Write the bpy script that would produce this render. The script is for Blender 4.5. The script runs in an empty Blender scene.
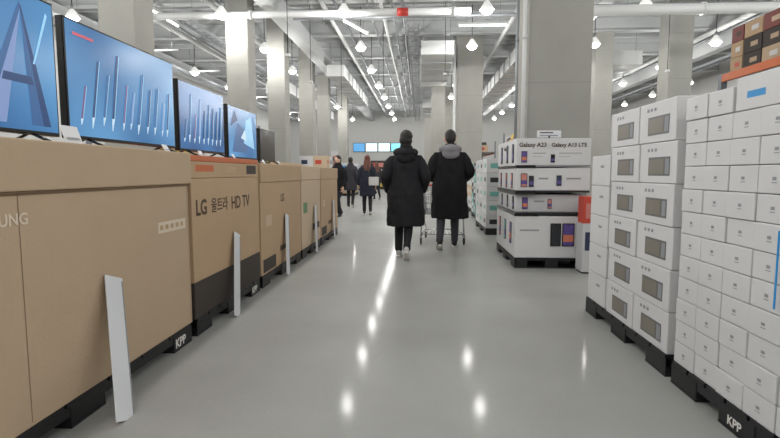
import bpy, bmesh, math, random
from mathutils import Vector, Matrix, noise as mnoise
random.seed(7)
scene=bpy.context.scene
COL=scene.collection
scene.view_settings.view_transform='Standard'

# ---------------------------------------------------------------- materials
def srgb(r,g,b):
    f=lambda c:(c/255/12.92) if c/255<=0.04045 else ((c/255+0.055)/1.055)**2.4
    return (f(r),f(g),f(b),1)
_m={}
def mat(name,rgb,rough=.6,metal=0,emit=0,noise=0,nscale=4,bump=0,bscale=40,coat=0,spec=.5):
    if name in _m: return _m[name]
    m=bpy.data.materials.new(name); m.use_nodes=True
    nt=m.node_tree; b=nt.nodes['Principled BSDF']
    c=srgb(*rgb)
    b.inputs['Base Color'].default_value=c
    b.inputs['Roughness'].default_value=rough
    b.inputs['Metallic'].default_value=metal
    b.inputs['Specular IOR Level'].default_value=spec
    b.inputs['Coat Weight'].default_value=coat
    tc=nt.nodes.new('ShaderNodeTexCoord')
    if noise:
        n=nt.nodes.new('ShaderNodeTexNoise'); n.inputs['Scale'].default_value=nscale; n.inputs['Detail'].default_value=5
        nt.links.new(tc.outputs['Object'],n.inputs['Vector'])
        r=nt.nodes.new('ShaderNodeMix'); r.data_type='RGBA'
        r.inputs[6].default_value=tuple(x*(1-noise) for x in c[:3])+(1,)
        r.inputs[7].default_value=tuple(min(1,x*(1+noise)) for x in c[:3])+(1,)
        nt.links.new(n.outputs['Fac'],r.inputs[0]); nt.links.new(r.outputs[2],b.inputs['Base Color'])
    if bump:
        n=nt.nodes.new('ShaderNodeTexNoise'); n.inputs['Scale'].default_value=bscale; n.inputs['Detail'].default_value=4
        nt.links.new(tc.outputs['Object'],n.inputs['Vector'])
        bp=nt.nodes.new('ShaderNodeBump'); bp.inputs['Strength'].default_value=bump; bp.inputs['Distance'].default_value=.01
        nt.links.new(n.outputs['Fac'],bp.inputs['Height']); nt.links.new(bp.outputs['Normal'],b.inputs['Normal'])
    if emit:
        b.inputs['Emission Color'].default_value=c; b.inputs['Emission Strength'].default_value=emit
    _m[name]=m; return m

def screen_mat(name,a,bcol,strength=.9,scale=1.2):
    if name in _m: return _m[name]
    m=bpy.data.materials.new(name); m.use_nodes=True; nt=m.node_tree; b=nt.nodes['Principled BSDF']
    tc=nt.nodes.new('ShaderNodeTexCoord'); n=nt.nodes.new('ShaderNodeTexNoise'); n.inputs['Scale'].default_value=scale; n.inputs['Detail'].default_value=1
    r=nt.nodes.new('ShaderNodeValToRGB'); r.color_ramp.elements[0].position=.35; r.color_ramp.elements[1].position=.65
    r.color_ramp.elements[0].color=srgb(*a); r.color_ramp.elements[1].color=srgb(*bcol)
    nt.links.new(tc.outputs['Object'],n.inputs['Vector']); nt.links.new(n.outputs['Fac'],r.inputs[0])
    nt.links.new(r.outputs[0],b.inputs['Emission Color']); b.inputs['Emission Strength'].default_value=strength
    b.inputs['Base Color'].default_value=(.01,.01,.012,1); b.inputs['Roughness'].default_value=.2
    _m[name]=m; return m

CARD=mat('cardboard_tan',(186,163,136),.75,noise=.06,nscale=3,bump=.15,bscale=60)
CARD2=mat('cardboard_brown',(184,156,124),.75,noise=.06,nscale=3,bump=.15,bscale=60)
CARD3=mat('cardboard_pale',(198,176,149),.75,noise=.06,nscale=3)
CARDDK=mat('cardboard_print_dark',(58,50,45),.7)
SEAM_GAP=mat('carton_seam_and_gap_shade',(120,98,74),.8)
TAPE=mat('packing_tape',(184,155,118),.3)
INK=mat('box_print_brown',(78,60,46),.7)
INKW=mat('box_print_white',(225,222,216),.6)
INKF=mat('box_print_faded_white',(218,204,184),.6)
INKG=mat('box_print_grey',(140,142,146),.6)
ORANGE=mat('orange_print',(192,100,50),.55)
WHITE=mat('white_carton',(206,205,205),.55,noise=.02,nscale=4)
WHITE2=mat('white_carton_soft',(194,194,195),.6,noise=.03,nscale=5)
EDGE=mat('carton_edge_grey',(132,131,127),.7)
PICT=mat('oven_print_grey',(104,104,102),.5)
PICTD=mat('oven_print_taupe',(124,118,107),.5)
BLUE=mat('blue_print',(30,140,205),.5)
TEAL=mat('teal_print',(110,170,162),.5)
GREEN=mat('green_print',(90,130,80),.5)
RED=mat('red_print',(190,66,48),.5)
YEL=mat('yellow_print',(205,180,90),.5)
PINK=mat('pink_print',(195,125,115),.5)
NAVY=mat('navy_print',(40,50,80),.5)
PALLET=mat('black_plastic',(20,21,24),.5,noise=.2)
BLACK=mat('black_gloss_plastic',(14,14,16),.25)
DARK=mat('dark_plastic',(34,36,40),.45)
CONC=mat('concrete_column',(154,153,147),.85,noise=.16,nscale=1.4,bump=.25,bscale=14)
PAINT=mat('painted_steel_white',(204,205,204),.5,noise=.03)
PAINTG=mat('painted_steel_grey',(182,184,184),.6,noise=.04)
PIPEG=mat('galvanised_pipe',(146,149,152),.4,metal=.3)
REDPIPE=mat('red_pipe_paint',(176,50,42),.5)
BOARD=mat('white_board',(214,216,219),.45)
CHROME=mat('chrome_wire',(190,192,195),.25,metal=1)
RACKOR=mat('orange_rack_paint',(206,104,50),.45)
RACKBL=mat('grey_rack_paint',(120,125,132),.5)
SKIN=mat('skin',(214,170,145),.55,bump=.05)
LIP=mat('lip',(160,84,80),.5)
EYE=mat('eye_white',(235,235,232),.2)
HAIRB=mat('black_hair',(22,19,18),.45,bump=.9,bscale=120)
HAIRR=mat('brown_hair',(98,52,36),.5,bump=.6,bscale=90)
COATB=mat('black_padded_nylon',(26,26,30),.7,bump=.25,bscale=25,spec=.25)
COATC=mat('black_wool',(31,31,34),.9,bump=.3,bscale=60,spec=.2)
COATD=mat('charcoal_cloth',(48,46,52),.85,bump=.3,bscale=60)
COATN=mat('navy_cloth',(32,36,50),.85,bump=.3,bscale=60)
COATR=mat('tan_cloth',(150,120,96),.85)
GREYC=mat('grey_cotton',(128,126,130),.9,bump=.3,bscale=60)
TROU=mat('dark_trousers',(28,28,33),.85,bump=.2)
TROUG=mat('charcoal_trousers',(60,60,66),.85,bump=.2)
SHOEW=mat('white_leather',(195,192,190),.5)
SHOED=mat('dark_leather',(40,38,38),.5)
SOLE=mat('white_rubber',(220,217,212),.6)
LAMPW=mat('lamp_glow',(255,252,244),.4,emit=9)
TUBEW=mat('tube_glow',(250,253,255),.4,emit=7)
SHADE=mat('lamp_shade_lit_enamel',(225,225,222),.35,emit=.45)  # slight emission in the enamel makes the shade look lit by its bulb

fm=bpy.data.materials.new('polished_concrete'); fm.use_nodes=True; nt=fm.node_tree; b=nt.nodes['Principled BSDF']
tc=nt.nodes.new('ShaderNodeTexCoord'); n1=nt.nodes.new('ShaderNodeTexNoise'); n1.inputs['Scale'].default_value=.6; n1.inputs['Detail'].default_value=8
n2=nt.nodes.new('ShaderNodeTexNoise'); n2.inputs['Scale'].default_value=60; n2.inputs['Detail'].default_value=3
r=nt.nodes.new('ShaderNodeValToRGB'); r.color_ramp.elements[0].color=srgb(150,150,146); r.color_ramp.elements[1].color=srgb(170,170,166)
r.color_ramp.elements[0].position=.3; r.color_ramp.elements[1].position=.7
nt.links.new(tc.outputs['Object'],n1.inputs['Vector']); nt.links.new(tc.outputs['Object'],n2.inputs['Vector'])
mx=nt.nodes.new('ShaderNodeMix'); mx.data_type='RGBA'; mx.blend_type='MULTIPLY'; mx.inputs[0].default_value=.14
nt.links.new(n1.outputs['Fac'],r.inputs[0]); nt.links.new(r.outputs[0],mx.inputs[6]); nt.links.new(n2.outputs['Fac'],mx.inputs[7])
nt.links.new(mx.outputs[2],b.inputs['Base Color'])
b.inputs['Roughness'].default_value=.55; b.inputs['Specular IOR Level'].default_value=.25
b.inputs['Coat Weight'].default_value=.12; b.inputs['Coat Roughness'].default_value=.10; b.inputs['Coat IOR'].default_value=1.45
bp=nt.nodes.new('ShaderNodeBump'); bp.inputs['Strength'].default_value=.03; bp.inputs['Distance'].default_value=.01
nt.links.new(n1.outputs['Fac'],bp.inputs['Height']); nt.links.new(bp.outputs['Normal'],b.inputs['Normal'])
FLOOR=fm
CEIL=mat('ceiling_paint',(186,189,190),.8,noise=.08,nscale=1)
WALL=mat('wall_paint',(190,190,188),.8,noise=.04,nscale=1)

# ---------------------------------------------------------------- builders
class MB:
    def __init__(s): s.bm=bmesh.new(); s.mats=[]
    def mi(s,m):
        if m not in s.mats: s.mats.append(m)
        return s.mats.index(m)
    def box(s,x0,x1,y0,y1,z0,z1,m,bev=0):
        i=s.mi(m)
        v=[s.bm.verts.new(p) for p in [(x0,y0,z0),(x1,y0,z0),(x1,y1,z0),(x0,y1,z0),(x0,y0,z1),(x1,y0,z1),(x1,y1,z1),(x0,y1,z1)]]
        fs=[s.bm.faces.new([v[k] for k in q]) for q in [(3,2,1,0),(4,5,6,7),(0,1,5,4),(1,2,6,5),(2,3,7,6),(3,0,4,7)]]
        for f in fs: f.material_index=i
        if bev:
            es=list({e for f in fs for e in f.edges})
            rr=bmesh.ops.bevel(s.bm,geom=es,offset=bev,segments=2,affect='EDGES',profile=.6)
            for f in rr['faces']: f.material_index=i
        return s
    def poly(s,pts,m):
        f=s.bm.faces.new([s.bm.verts.new(p) for p in pts]); f.material_index=s.mi(m); return s
    def cyl(s,p0,p1,r,m,seg=10,r2=None,cap=True,smooth=True):
        p0=Vector(p0);p1=Vector(p1);r2=r if r2 is None else r2;i=s.mi(m)
        t=(p1-p0).normalized(); a=Vector((0,0,1)) if abs(t.z)<.9 else Vector((1,0,0))
        u=t.cross(a).normalized(); w=t.cross(u)
        A=[];B=[]
        for k in range(seg):
            c=math.cos(2*math.pi*k/seg);q=math.sin(2*math.pi*k/seg)
            A.append(s.bm.verts.new(p0+(u*c+w*q)*r)); B.append(s.bm.verts.new(p1+(u*c+w*q)*r2))
        for k in range(seg):
            f=s.bm.faces.new([A[k],A[(k+1)%seg],B[(k+1)%seg],B[k]]); f.material_index=i; f.smooth=smooth
        if cap:
            f=s.bm.faces.new(A[::-1]); f.material_index=i
            f=s.bm.faces.new(B); f.material_index=i
        return s
    def tube(s,pts,r,m,seg=8):
        for a,b_ in zip(pts[:-1],pts[1:]): s.cyl(a,b_,r,m,seg)
        return s
    def lathe(s,prof,m,seg=20,axis='z',cap=False):
        i=s.mi(m); rows=[]
        for (r_,z) in prof:
            row=[]
            for k in range(seg):
                c=math.cos(2*math.pi*k/seg)*r_;q=math.sin(2*math.pi*k/seg)*r_
                row.append(s.bm.verts.new((c,q,z) if axis=='z' else (z,c,q)))
            rows.append(row)
        for a,b_ in zip(rows[:-1],rows[1:]):
            for k in range(seg):
                f=s.bm.faces.new([a[k],a[(k+1)%seg],b_[(k+1)%seg],b_[k]]); f.material_index=i; f.smooth=True
        if cap:
            for row in (rows[0][::-1],rows[-1]):
                f=s.bm.faces.new(row); f.material_index=i
        return s
    def loft(s,rings,m,seg=18,side=Vector((1,0,0))):
        i=s.mi(m); C=[Vector(r[0]) for r in rings]; rows=[]; sd=Vector(side)
        for k,rg in enumerate(rings):
            t=(C[min(k+1,len(C)-1)]-C[max(k-1,0)])
            if t.length<1e-6: t=Vector((0,0,1))
            t.normalize()
            sd=(sd-t*sd.dot(t)).normalized(); fw=t.cross(sd)
            rows.append([s.bm.verts.new(C[k]+sd*math.cos(2*math.pi*j/seg)*rg[1]+fw*math.sin(2*math.pi*j/seg)*rg[2]) for j in range(seg)])
        for a,b_ in zip(rows[:-1],rows[1:]):
            for j in range(seg):
                f=s.bm.faces.new([a[j],a[(j+1)%seg],b_[(j+1)%seg],b_[j]]); f.material_index=i; f.smooth=True
        for row in (rows[0][::-1],rows[-1]):
            f=s.bm.faces.new(row); f.material_index=i; f.smooth=True
        return s
    def ell(s,c,rx,ry,rz,m,seg=16,rot=None):
        i=s.mi(m)
        mt=Matrix.Translation(c)@(rot.to_4x4() if rot else Matrix.Identity(4))@Matrix.Diagonal((rx,ry,rz,1))
        rr=bmesh.ops.create_uvsphere(s.bm,u_segments=seg,v_segments=max(8,seg*2//3),radius=1,matrix=mt)
        for v in rr['verts']:
            for f in v.link_faces: f.material_index=i; f.smooth=True
        return s
    def mesh(s,name,recalc=True):
        if recalc: bmesh.ops.recalc_face_normals(s.bm,faces=s.bm.faces)
        me=bpy.data.meshes.new(name); s.bm.to_mesh(me); s.bm.free()
        for m in s.mats: me.materials.append(m)
        return me

def remesh(me,vox,smooth_it=6,crease=0):
    o=bpy.data.objects.new('tmp',me); COL.objects.link(o)
    md=o.modifiers.new('r','REMESH'); md.mode='VOXEL'; md.voxel_size=vox; md.use_smooth_shade=True
    sm=o.modifiers.new('s','SMOOTH'); sm.iterations=smooth_it; sm.factor=.5
    dg=bpy.context.evaluated_depsgraph_get(); dg.update()
    out=bpy.data.meshes.new_from_object(o.evaluated_get(dg))
    mats=list(me.materials)
    bpy.data.objects.remove(o)
    out.materials.clear()
    for m in mats: out.materials.append(m)
    if crease:
        nr=[v.normal.copy() for v in out.vertices]
        for v,q in zip(out.vertices,nr):
            c=v.co
            f=mnoise.noise(Vector((c.x*7+c.z*2.5,c.y*7,c.z*3.2)))+.5*mnoise.noise(Vector((c.x*16,c.y*16,c.z*10)))
            v.co=c+q*f*crease
        out.update()
    for p in out.polygons: p.material_index=0; p.use_smooth=True
    return out

def top(name,data,loc,label,cat,rz=0,group=None,kind=None,rot=None):
    o=bpy.data.objects.new(name,data); COL.objects.link(o); o.location=loc
    o.rotation_euler=rot if rot else (0,0,rz)
    if data is None: o.empty_display_size=.1
    o['label']=label; o['category']=cat
    if group: o['group']=group
    if kind: o['kind']=kind
    return o
def struct(name,data,loc=(0,0,0)):
    o=bpy.data.objects.new(name,data); COL.objects.link(o); o.location=loc; o['kind']='structure'; return o
def part(name,data,parent,loc=(0,0,0),rot=(0,0,0),label=None):
    o=bpy.data.objects.new(name,data); COL.objects.link(o); o.parent=parent; o.location=loc; o.rotation_euler=rot
    if label: o['label']=label
    return o
def copy_thing(src,loc,rz=None,**kw):
    n=src.copy(); COL.objects.link(n); n.location=loc
    if rz is not None: n.rotation_euler=(0,0,rz)
    for k,v in kw.items(): n[k]=v
    def rec(a,b_):
        for c in list(a.children):
            d=c.copy(); COL.objects.link(d); d.parent=b_; rec(c,d)
    rec(src,n)
    return n
_t={}
def text(s,size,m,bold=0,depth=.0008,align='LEFT'):
    k=(s,size,m.name,bold,align)
    if k in _t: return _t[k]
    c=bpy.data.curves.new('t','FONT'); c.body=s; c.size=size; c.offset=bold; c.extrude=depth; c.align_x=align; c.resolution_u=3
    o=bpy.data.objects.new('t',c); COL.objects.link(o)
    dg=bpy.context.evaluated_depsgraph_get(); dg.update()
    me=bpy.data.meshes.new_from_object(o.evaluated_get(dg)); bpy.data.objects.remove(o)
    me.materials.clear(); me.materials.append(m)
    _t[k]=me; return me
R_PX=(math.pi/2,0,math.pi/2)
R_NX=(math.pi/2,0,-math.pi/2)
R_NY=(math.pi/2,0,0)

# ---------------------------------------------------------------- shell
XL,XR,Y0,Y1,H=-11.5,14,-9,42,6.5
struct('floor',MB().box(XL,XR,Y0,Y1,-.1,0,FLOOR).mesh('floor'))
struct('ceiling',MB().box(XL,XR,Y0,Y1,H,H+.1,CEIL).mesh('ceiling'))
struct('wall_left',MB().box(XL-.1,XL,Y0,Y1,0,H,WALL).mesh('wall_left'))
struct('wall_right',MB().box(XR,XR+.1,Y0,Y1,0,H,WALL).mesh('wall_right'))
struct('wall_back',MB().box(XL,XR,Y1,Y1+.1,0,H,WALL).mesh('wall_back'))
struct('wall_front',MB().box(XL,XR,Y0-.1,Y0,0,H,WALL).mesh('wall_front'))
n=0
for k in range(9):
    y=11.0+3.5*k
    n+=1; struct('trim_%d'%n,MB().box(XL,XR,y-.12,y+.12,H-.5,H-.46,PAINTG).box(XL,XR,y-.02,y+.02,H-.46,H,PAINTG).box(XL,XR,y-.12,y+.12,H-.04,H-.001,PAINTG).mesh('beam'))
    for j in (.7,1.4,2.1,2.8):
        n+=1; struct('trim_%d'%n,MB().box(XL,XR,y+j-.04,y+j+.04,H-.16,H-.001,PAINTG).mesh('purlin'))
for x in [-10.5,-4.0,4.7,10.5]:
    n+=1; struct('trim_%d'%n,MB().box(x-.18,x+.18,Y0,Y1,H-1.0,H-.5,PAINTG,.01).mesh('girder'))

def column(x0,x1,y0,y1,lab):
    b_=MB().box(0,x1-x0,0,y1-y0,0,H-.001,CONC,.02)
    w=x1-x0; d=y1-y0
    for z in (1.35,2.7,4.05,5.4):
        b_.box(-.001,w+.001,-.001,d+.001,z,z+.008,EDGE)
    top('column',b_.mesh('column'),(x0,y0,0),lab,'column',group='structural columns')
for (a,b1,c,d) in [(-5.15,-4.55,7.95,8.55),(-5.15,-4.55,13.3,13.9),(-5.15,-4.55,16.9,17.5),(-5.15,-4.55,21.3,21.9),(-5.15,-4.55,25,25.6),(-5.15,-4.55,31.4,32),(6.0,6.6,18.0,18.6),(7.5,8.2,16,16.7),(5.3,5.9,26.9,27.5),(.55,1.2,25.0,25.65),(1.4,2.0,29.5,30.1),(.3,1.0,36.2,36.9)]:
    column(a,b1,c,d,'square bare concrete column rising to the ceiling')
column(1.80,2.83,8.65,9.6,'massive bare concrete column behind the phone display')
column(1.35,2.3,19,19.95,'wide bare concrete column beside the aisle')

def pipe(p0,p1,r,m,lab,cat='pipe',g='overhead pipes',hang=None,redpart=None):
    p0=Vector(p0);p1=Vector(p1); b_=MB().cyl((0,0,0),p1-p0,r,m,12)
    L_=(p1-p0).length; t=(p1-p0).normalized(); k=0.8
    while k<L_:
        b_.cyl(t*k,t*(k+.06),r*1.25,m,12); k+=2.6
    if redpart: b_.cyl(t*redpart,t*(redpart+.28),r*1.15,REDPIPE,12)
    if hang:
        for q in hang: b_.cyl(t*q,t*q+Vector((0,0,H-p0.z-.001)),.009,PIPEG,6)
    top('pipe',b_.mesh('pipe'),p0,lab,cat,group=g)
pipe((-7.8,13.05,5.25),(1.25,13.05,5.25),.09,PAINT,'thick white pipe with a short red section above the aisle',hang=(.4,5.0,8.6),redpart=7.2)
pipe((-3.4,13.6,5.3),(4.3,13.6,5.3),.045,PIPEG,'thin galvanised pipe crossing above the aisle',hang=(.4,4.0,7.0))
pipe((-1.5,14.0,5.5),(.9,14.0,5.5),.05,REDPIPE,'short red sprinkler pipe under the ceiling',hang=(.3,2.2))
pipe((2.95,12.1,4.9),(13.9,12.1,4.9),.12,PAINT,'thick white pipe near the ceiling',hang=(.4,5,10))
pipe((2.95,13.1,5.3),(13.9,13.1,5.3),.06,PIPEG,'thin galvanised pipe near the ceiling',hang=(.4,5,10))
for x,r_ in [(-2.7,.06),(-2.35,.04),(-1.1,.05),(-.8,.03),(-.5,.04),(2.75,.06),(-5.8,.06),(-8.0,.08),(9.6,.08),(-1.45,.03),(-7.7,.04),(4.2,.05),(9.95,.04),(-5.5,.035)]:
    pipe((x,10,5.82),(x,41.9,5.82),r_,PAINT if r_>.045 else PIPEG,'long pipe running lengthwise under the ceiling',hang=(.6,8.0,15.0,22.0))
for k in range(7):
    pipe((-9.4,16.9+3.5*k,5.35),(-8.2,16.9+3.5*k,5.35),.035,PAINT,'thin white pipe branching across under the ceiling',hang=(.2,1.0))
pipe((1.25,18.9,0),(1.25,18.9,5.9),.05,PAINT,'white vertical drain pipe beside a concrete column')
pipe((1.71,8.60,.0),(1.71,8.60,5.9),.035,PAINT,'white vertical conduit beside the massive column')
pipe((1.62,8.75,.0),(1.62,8.75,5.9),.025,PIPEG,'grey vertical conduit beside the massive column')
for (x,y,z,w,l,h) in [(-.0,17,5.1,1.1,6,.45),(-3.7,20,5.0,.7,9,.45),(3.2,15,5.0,.9,14,.45),(.1,30.5,5.1,1.1,5,.5),(-7.4,24,5.0,1.2,12,.5),(6.8,19,5.1,1.2,14,.5)]:
    b_=MB().box(0,w,0,l,0,h,PAINT,.02)
    k=1.2
    while k<l-.1:
        b_.box(-.03,w+.03,k,k+.05,-.03,h+.03,PIPEG); k+=1.2
    for hx in (.1,w-.1):
        for hy in (.4,l-.4): b_.cyl((hx,hy,h),(hx,hy,H-z-.001),.012,PIPEG,6)
    top('air_duct',b_.mesh('duct'),(x,y,z),'rectangular white sheet-metal air duct under the ceiling','duct',group='air ducts')
for (x,y,l) in [(-.38,14.6,26),(2.05,21,8),(-6.6,13.6,10),(-9.9,10,31),(10.9,13.5,27)]:
    b_=MB().box(0,.03,0,l,0,.09,PIPEG).box(.3,.33,0,l,0,.09,PIPEG)
    k=.1
    while k<l: b_.box(.03,.3,k,k+.03,.0,.02,PIPEG); k+=.35
    k=.6
    while k<l:
        b_.cyl((.165,k,.02),(.165,k,H-5.3-.001),.009,PIPEG,6); k+=3.5
    top('cable_tray',b_.mesh('tray'),(x,y,5.3),'galvanised ladder cable tray hung from the ceiling','cable tray',group='cable trays')
# drop cables with small sensors
for (x,y,z) in [(-3.3,15.2,3.9),(-2.95,18.9,3.6),(-1.3,17.8,4.1),(-3.2,12.2,4.0),(.75,15.8,4.2),(3.1,14.3,4.0),(5.0,16.9,3.9),(7.1,15.2,4.1),(-6.9,12.2,4.0),(-6.2,17.4,3.8)]:
    top('drop_cable',MB().cyl((0,0,.05),(0,0,H-z-.001),.01,DARK,6).box(-.05,.05,-.05,.05,0,.06,PAINT,.01).mesh('drop'),(x,y,z),'thin dark cable hanging from the ceiling with white fitting','cable',group='drop cables')

def batten(x,y,z,rz):
    e=top('fluorescent_light',None,(x,y,z),'long lit fluorescent batten hanging under the ceiling','light',rz=rz,group='fluorescent battens')
    part('housing',MB().box(-.75,.75,-.06,.06,0,.06,PAINT,.01).cyl((-.5,0,.06),(-.5,0,H-z-.001),.008,PIPEG,6).cyl((.5,0,.06),(.5,0,H-z-.001),.008,PIPEG,6).mesh('housing'),e)
    part('tube',MB().cyl((-.7,0,-.025),(.7,0,-.025),.02,TUBEW,10).mesh('tube'),e)
for p in [(-1.9,14.95,5.45,1.2),(5.9,13.9,5.5,.0),(1.85,15.5,5.6,.0),(-7.1,14,5.5,1.57),(8.6,14.6,5.6,0)]: batten(*p)

me_shade=MB().lathe([(.035,.22),(.05,.21),(.09,.15),(.145,.07),(.18,0),(.17,0),(.135,.065),(.08,.14),(.045,.20)],SHADE,20).mesh('shade')
me_bulb=MB().ell((0,0,-.01),.145,.145,.10,LAMPW,14).mesh('bulb')
me_cord=MB().cyl((0,0,.22),(0,0,H-5.15-.001),.012,DARK,6).cyl((0,0,.20),(0,0,.32),.04,PIPEG,10).mesh('cord')
first=None
for x in (-8.9,-5.0,-1.9,1.6,5.35,8.95,11.8):
    for k in range(-2,11):  # rows out of view overhead and behind the camera are added for illumination
        y=2.2+3.5*k
        if x==1.6 and (0<=k<=2 or k==8): continue
        if k>=0:
            if first is None:
                e=top('pendant_lamp',None,(x,y,5.15),'white bell-shaped industrial pendant lamp, lit','lamp',group='pendant lamps')
                part('lamp_shade',me_shade,e); part('bulb',me_bulb,e); part('cord',me_cord,e); first=e
            else: e=copy_thing(first,(x,y,5.15))
        if x>10: continue
        ld=bpy.data.lights.new('lamp_and_fill_light','POINT'); ld.energy=90; ld.shadow_soft_size=.12; ld.color=(1,.99,.97)  # behind the camera: unseen fill lights without a fixture, added to brighten fronts
        lo=bpy.data.objects.new('lamp_and_fill_light',ld); COL.objects.link(lo); lo.location=(x,y,4.9)

# ---------------------------------------------------------------- pallets
def pallet_mesh(lx,ly,h=.13):
    b_=MB()
    nb=7
    for i in range(nb):
        y0=ly*i/nb; b_.box(0,lx,y0+.01,y0+ly/nb-.01,h-.022,h,PALLET)
    for y0 in (0,ly/2-.13,ly-.26):
        b_.box(0,lx,y0,y0+.26,h-.03,h-.022,PALLET)
        b_.box(0,lx,y0,y0+.26,0,.015,PALLET)
        for x0 in (0,lx/2-.08,lx-.16):
            b_.box(x0,x0+.16,y0,y0+.26,.015,h-.03,PALLET,.005)
    for x0 in (0,lx-.03): b_.box(x0+.005,x0+.025,0,ly,.06,h-.022,PALLET)
    return b_.mesh('pallet')
PH=.13
def pallet(x0,x1,y0,y1,side,txt=True,lab='black plastic pallet on the floor under stacked cartons'):
    e=top('pallet',pallet_mesh(x1-x0,y1-y0),(x0,y0,0),lab,'pallet',group='black plastic pallets')
    ly=y1-y0
    if txt:
        if side>0: part('lettering',text('KPP',.085,INKW,.002),e,((x1-x0)+.001,ly-.24,.025),R_PX,'white letters')
        else: part('lettering',text('KPP',.062,INKW,.001),e,(-.001,ly/2+.06,.028),R_NX,'white letters')
    return e

# ---------------------------------------------------------------- left row of TV cartons
XF=-1.63
def tv_carton(y0,y1,ztop,kind,lab):
    d=1.0; L_=y1-y0; x0=XF-d
    e=top('television_carton',None,(x0,y0,PH),lab,'carton',group='large television cartons')
    h=ztop-PH
    C={'a':CARD,'b':CARD2,'c':CARD2,'d':CARD3}[kind]
    if kind=='a':
        b_=MB().box(0,d,0,L_,0,h-.215,C,.008)
        b_.poly([(d+.001,L_-1.50,.02),(d+.001,L_-1.496,.02),(d+.001,L_-1.496,h-.22),(d+.001,L_-1.50,h-.22)],SEAM_GAP)
        b_.poly([(d+.001,.01,h-.232),(d+.001,L_-.01,h-.232),(d+.001,L_-.01,h-.222),(d+.001,.01,h-.222)],SEAM_GAP)  # dark strip painted below the lid for the shade in its gap
        b_.poly([(d+.001,L_-.022,.01),(d+.001,L_-.018,.01),(d+.001,L_-.018,h-.235),(d+.001,L_-.022,h-.235)],SEAM_GAP)
        part('body',b_.mesh('carton_body'),e)
        part('lid',MB().box(-.024,d+.024,-.01,L_+.012,h-.214,h,C,.008).mesh('carton_lid'),e)
        part('tape',MB().box(d/2-.035,d/2+.035,0,L_,h+.0005,h+.002,TAPE).mesh('tape'),e)
        b_=MB(); x=d+.001
        b_.poly([(x,L_-.42,.69),(x,L_-.06,.69),(x,L_-.06,.76),(x,L_-.42,.76)],INKF)
        for k in range(5): b_.poly([(x+.001,L_-.40+.067*k,.71),(x+.001,L_-.362+.067*k,.71),(x+.001,L_-.362+.067*k,.74),(x+.001,L_-.40+.067*k,.74)],TAPE)
        part('printed_panel',b_.mesh('panel'),e)
    elif kind=='b':
        b_=MB().box(0,d,0,L_,0,.27,CARDDK,.006).box(0,d,0,L_,.27,h-.17,C,.006)
        part('body',b_.mesh('carton_body'),e)
        b_=MB().box(0,d,0,L_,h-.168,h-.045,C,.006).box(0,d,0,L_,h-.044,h,ORANGE,.004)
        b_.poly([(d+.001,.62,h-.13),(d+.001,.88,h-.13),(d+.001,.88,h-.075),(d+.001,.62,h-.075)],TAPE)
        b_.poly([(d+.001,1.15,h-.14),(d+.001,1.42,h-.14),(d+.001,1.42,h-.06),(d+.001,1.15,h-.06)],CARDDK)
        b_.poly([(d+.001,.08,h-.12),(d+.001,.40,h-.12),(d+.001,.40,h-.07),(d+.001,.08,h-.07)],ORANGE)
        part('lid',b_.mesh('carton_lid'),e)
    else:
        b_=MB().box(0,d,0,L_,0,h-.2,C,.008)
        x=d+.001
        if kind=='c':
            b_.poly([(x,L_*.03,.02),(x,L_*.3,.02),(x,L_*.3,.16),(x,L_*.03,.16)],CARDDK)
            b_.poly([(x,L_*.4,.16),(x,L_*.6,.16),(x,L_*.6,.22),(x,L_*.4,.22)],INK)
            b_.poly([(x,L_*.1,.5),(x,L_*.22,.5),(x,L_*.22,.62),(x,L_*.1,.62)],CARD3)
        else:
            b_.poly([(x,.1,.5),(x,.35,.5),(x,.35,.65),(x,.1,.65)],GREEN)
            b_.poly([(x,.7,.2),(x,L_-.1,.2),(x,L_-.1,.3),(x,.7,.3)],INK)
        part('body',b_.mesh('carton_body'),e)
        part('lid',MB().box(-.01,d+.01,0,L_,h-.199,h,C,.008).mesh('carton_lid'),e)
    return e,h,d,L_
rows=[(1.15,3.43,1.34,'a','large tan television carton with lid, white maker name'),
      (3.48,4.97,1.33,'b','brown television carton, dark base band and orange-edged lid'),
      (5.02,6.74,1.30,'c','brown television carton with dark printed panel'),
      (6.80,8.10,1.30,'d','pale tan television carton with green print'),
      (8.15,9.80,1.29,'c','brown television carton at the end of the row')]
ents=[]
for r_ in rows:
    pallet(XF-1.0,XF,r_[0]+.02,r_[1]-.02,1,txt=(r_[0]<5)); ents.append(tv_carton(*r_))
e,h,d,L_=ents[0]
part('lettering',text('SAMSUNG',.068,INKF,.0015,align='RIGHT'),e,(d+.002,1.98-1.15,.86),R_PX,'pale printed maker name')
e,h,d,L_=ents[1]
part('lettering',text('LG',.16,INK,.004),e,(d+.001,.06,.76),R_PX,'brown printed letters')
part('lettering',text('울트라',.125,INK,.001),e,(d+.001,.33,.77),R_PX,'brown printed letters')
part('lettering',text('HD TV',.155,INK,.002),e,(d+.001,.75,.76),R_PX,'brown printed letters')
e,h,d,L_=ents[2]
part('lettering',text('LG',.12,INK,.003),e,(d+.001,.75,.74),R_PX,'brown printed letters')

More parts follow.
